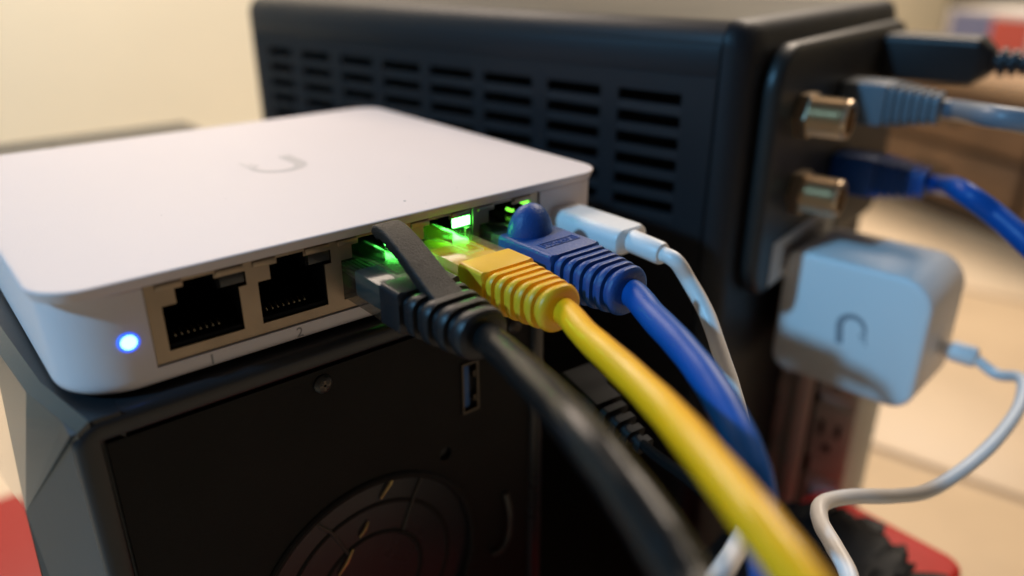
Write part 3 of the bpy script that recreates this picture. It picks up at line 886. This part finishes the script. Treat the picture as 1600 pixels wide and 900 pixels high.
# rounded rear corner and rear block
bm = bmesh.new()
def rear_ring(u, ins, r): return [(u, a, b) for a, b in rrect(1.5 + ins, EW + .6 - ins, FZ, ZM + .4 - ins, r, 10)]
loft(bm, [rear_ring(UR + .5, 0, 7), rear_ring(UR + 3, 0.2, 7.2), rear_ring(UR + 5.5, 1.4, 8), rear_ring(UR + 7, 3.6, 9), rear_ring(UR + 7.6, 6.5, 9)], M=MM)
obj('rear_cap', bm, modem_black, md)
bm = bmesh.new()
prism(bm, rrect(12.0, EW - 6, -30, 46.5, 13, 10), lambda a, b, d: tuple(MM @ Vector((d, a, b))), UR + 7.2, UR + 13.5, bev=2.6)
rblk = obj('connector_panel', bm, modem_rear, md)
UP_ = UR + 13.5
RM = lambda e, z, u=UP_: frame(MM @ Vector((u, e, z)), de, Vector((0, 0, 1)), du)
for (e, z) in ((32.5, 25.5), (37.0, 1.0)):
    M = RM(e, z)
    hexr = 7.2
    b = bmesh.new()
    loft(b, [[tuple(M @ Vector((hexr * math.cos(math.radians(60 * k)), hexr * math.sin(math.radians(60 * k)), h))) for k in range(6)] for h in (0, 3.4)])
    cx = obj('coax_connector', b, nickel, rblk, smooth=None)
    prof = [(5.8, 3.3)]
    for k in range(10):
        h = 3.6 + k * .95
        prof += [(5.9, h), (5.35, h + .48)]
    prof += [(5.8, 13.2), (5.5, 14.0), (4.3, 14.1), (4.3, 11.0), (1.0, 10.9), (1.0, 10.7)]
    obj('thread', lathe(bmesh.new(), prof, M, 32), nickel, cx)
lab = obj('label', grid_plate(bmesh.new(), [24, 82], [-27.5, -13.0], lambda i, j: True, UP_ + .05, UP_ + .25, M=frame(B0, de, du, Vector((0, 0, 1)))), label_paper, rblk, smooth=None)
bm = bmesh.new(); lx = 34
for k in range(26):
    w_ = random.choice((.5, .8, 1.3)); 
    box(bm, lx, lx + w_, UP_ + .26, UP_ + .30, -24, -16.5, M=frame(B0, de, du, Vector((0, 0, 1)))); lx += w_ + random.choice((.5, .9))
obj('bar_print', bm, ink, lab, smooth=None)
for (e, z) in ((72, 25.0), (75, 0.5)):
    obj('rear_port', bm_box(UP_ - .5, UP_ + .35, e - 8, e + 8, z - 7, z + 7, bev=.2, M=MM), cavity, rblk)
obj('power_jack', lathe(bmesh.new(), [(4.5, 0), (4.6, 4), (3.0, 4.2), (3.0, 2), (.8, 1.9)], RM(100, 22), 24), nickel, rblk)

# plugs at the modem: local z axis of RM runs along the plug
def modem_plug(name, label, e, z, m, cm, path, rad, dark=None):
    c = root(name, label, 'cable', tuple(MM @ Vector((UP_ + 15, e, z))), group='ethernet cables in the modem')
    M = RM(e, z)
    def sq(h, hw, hz, r): return [tuple(M @ Vector((a, b, h))) for a, b in rrect(-hw, hw, -hz, hz, r, 6)]
    obj('boot_block', loft(bmesh.new(), [sq(.4, 7.0, 6.2, 1), sq(1, 7.4, 6.6, 1), sq(13, 7.4, 6.6, 1), sq(14.5, 7.2, 6.4, 1.4)]), m, c)
    rings = []
    for k in range(6):
        h = 14.6 + k * 2.5; f = 1 - k * .055
        for hh, s_ in ((0, .84), (.9, .84), (1.0, 1.0), (2.1, 1.0), (2.3, .96)):
            rings.append(sq(h + hh, 7.2 * f * s_, 6.6 * f * s_, 2.2))
    obj('strain_relief', loft(bmesh.new(), rings), m, c)
    pts = [M @ Vector((0, 0, 27)), M @ Vector((0, 0, 34))] + [P(*q) for q in path]
    obj('cord', bm_tube(catmull(pts, 8), rad, 20), cm, c)
    return c
modem_plug('ethernet_cable', 'grey ethernet cable plugged in the modem above the blue one', 72, 25.0, grey_rubber, grey_cable_m, ((1545, 181, 208), (1620, 193, 202), (1720, 215, 198)), 3.1)
modem_plug('ethernet_cable', 'thin blue ethernet cable plugged in the modem beside the lower coax connector', 75, 0.5, blue_rubber, blue_cable, ((1500, 297, 212), (1555, 336, 206), (1610, 385, 200), (1680, 460, 196)), 3.1)
# black plug at the top
tc_ = root('power_cable', 'black plug and cord in the top of the modem rear', 'cable', tuple(MM @ Vector((UP_ + 10, 122, 36))))
M = RM(115, 35.5)
def sq(h, hw, hz, r, dz=0): return [tuple(M @ Vector((a, b + dz, h))) for a, b in rrect(-hw, hw, -hz, hz, r, 6)]
obj('plug_body', loft(bmesh.new(), [sq(.3, 8, 6.8, 2), sq(1.2, 9, 7.8, 2), sq(30, 9, 7.8, 2.5), sq(33, 7, 5.5, 3), sq(35, 4.6, 4.0, 3)]), black_rubber, tc_)
rings = []
for k in range(7):
    f = 1 - .07 * k
    for hh, s_ in ((0, .7), (1.2, .7), (1.25, 1), (2.7, 1), (2.8, .7)):
        rings.append(sq(35.5 + k * 3.2 + hh, 5.2 * f * s_, 4.6 * f * s_, 3))
obj('strain_relief', loft(bmesh.new(), rings), black_rubber, tc_)
pts = [M @ Vector((0, 0, 56)), M @ Vector((0, 0, 68)), M @ Vector((2, -5, 120)), M @ Vector((6, -14, 170))]
obj('cord', bm_tube(catmull(pts, 8), 2.7, 16), black_cable, tc_)

# ------------------------------------------------------------------ thin black cord between computer and modem
tn = root('power_cable', 'thin black cord with a blocky plug behind the yellow cable', 'cable', tuple(P(930, 620, 178)))
ax = (P(1000, 690, 168) - P(905, 600, 182)).normalized()
s_x = ax.cross(Vector((0, 0, 1))).normalized(); s_z = s_x.cross(ax).normalized()
Mtn = frame(P(905, 600, 182), s_x, s_z, ax)
def sq2(h, hw, hz, r): return [tuple(Mtn @ Vector((a, b, h))) for a, b in rrect(-hw, hw, -hz, hz, r, 5)]
obj('plug_body', loft(bmesh.new(), [sq2(-2, 4.8, 3.6, 1), sq2(4, 4.8, 3.6, 1), sq2(5, 4.2, 3.0, 1), sq2(10, 4.2, 3.0, 1)]), matte_black, tn)
rings = []
for k in range(4):
    f = 1 - .13 * k
    for hh, s_ in ((0, .6), (1.2, .6), (1.3, 1), (3.0, 1), (3.1, .6)):
        rings.append(sq2(10 + k * 3.4 + hh, 3.6 * f * s_, 2.8 * f * s_, 1.2))
obj('strain_relief', loft(bmesh.new(), rings), matte_black, tn)
pts = [Mtn @ Vector((0, 0, 22))] + [P(*q) for q in ((1020, 708, 160), (1075, 748, 142), (1125, 788, 126), (1172, 826, 114), (1220, 872, 108), (1262, 930, 104), (1290, 1000, 102))]
obj('cord', bm_tube(catmull(pts, 8), 1.25, 16), black_cable, tn)
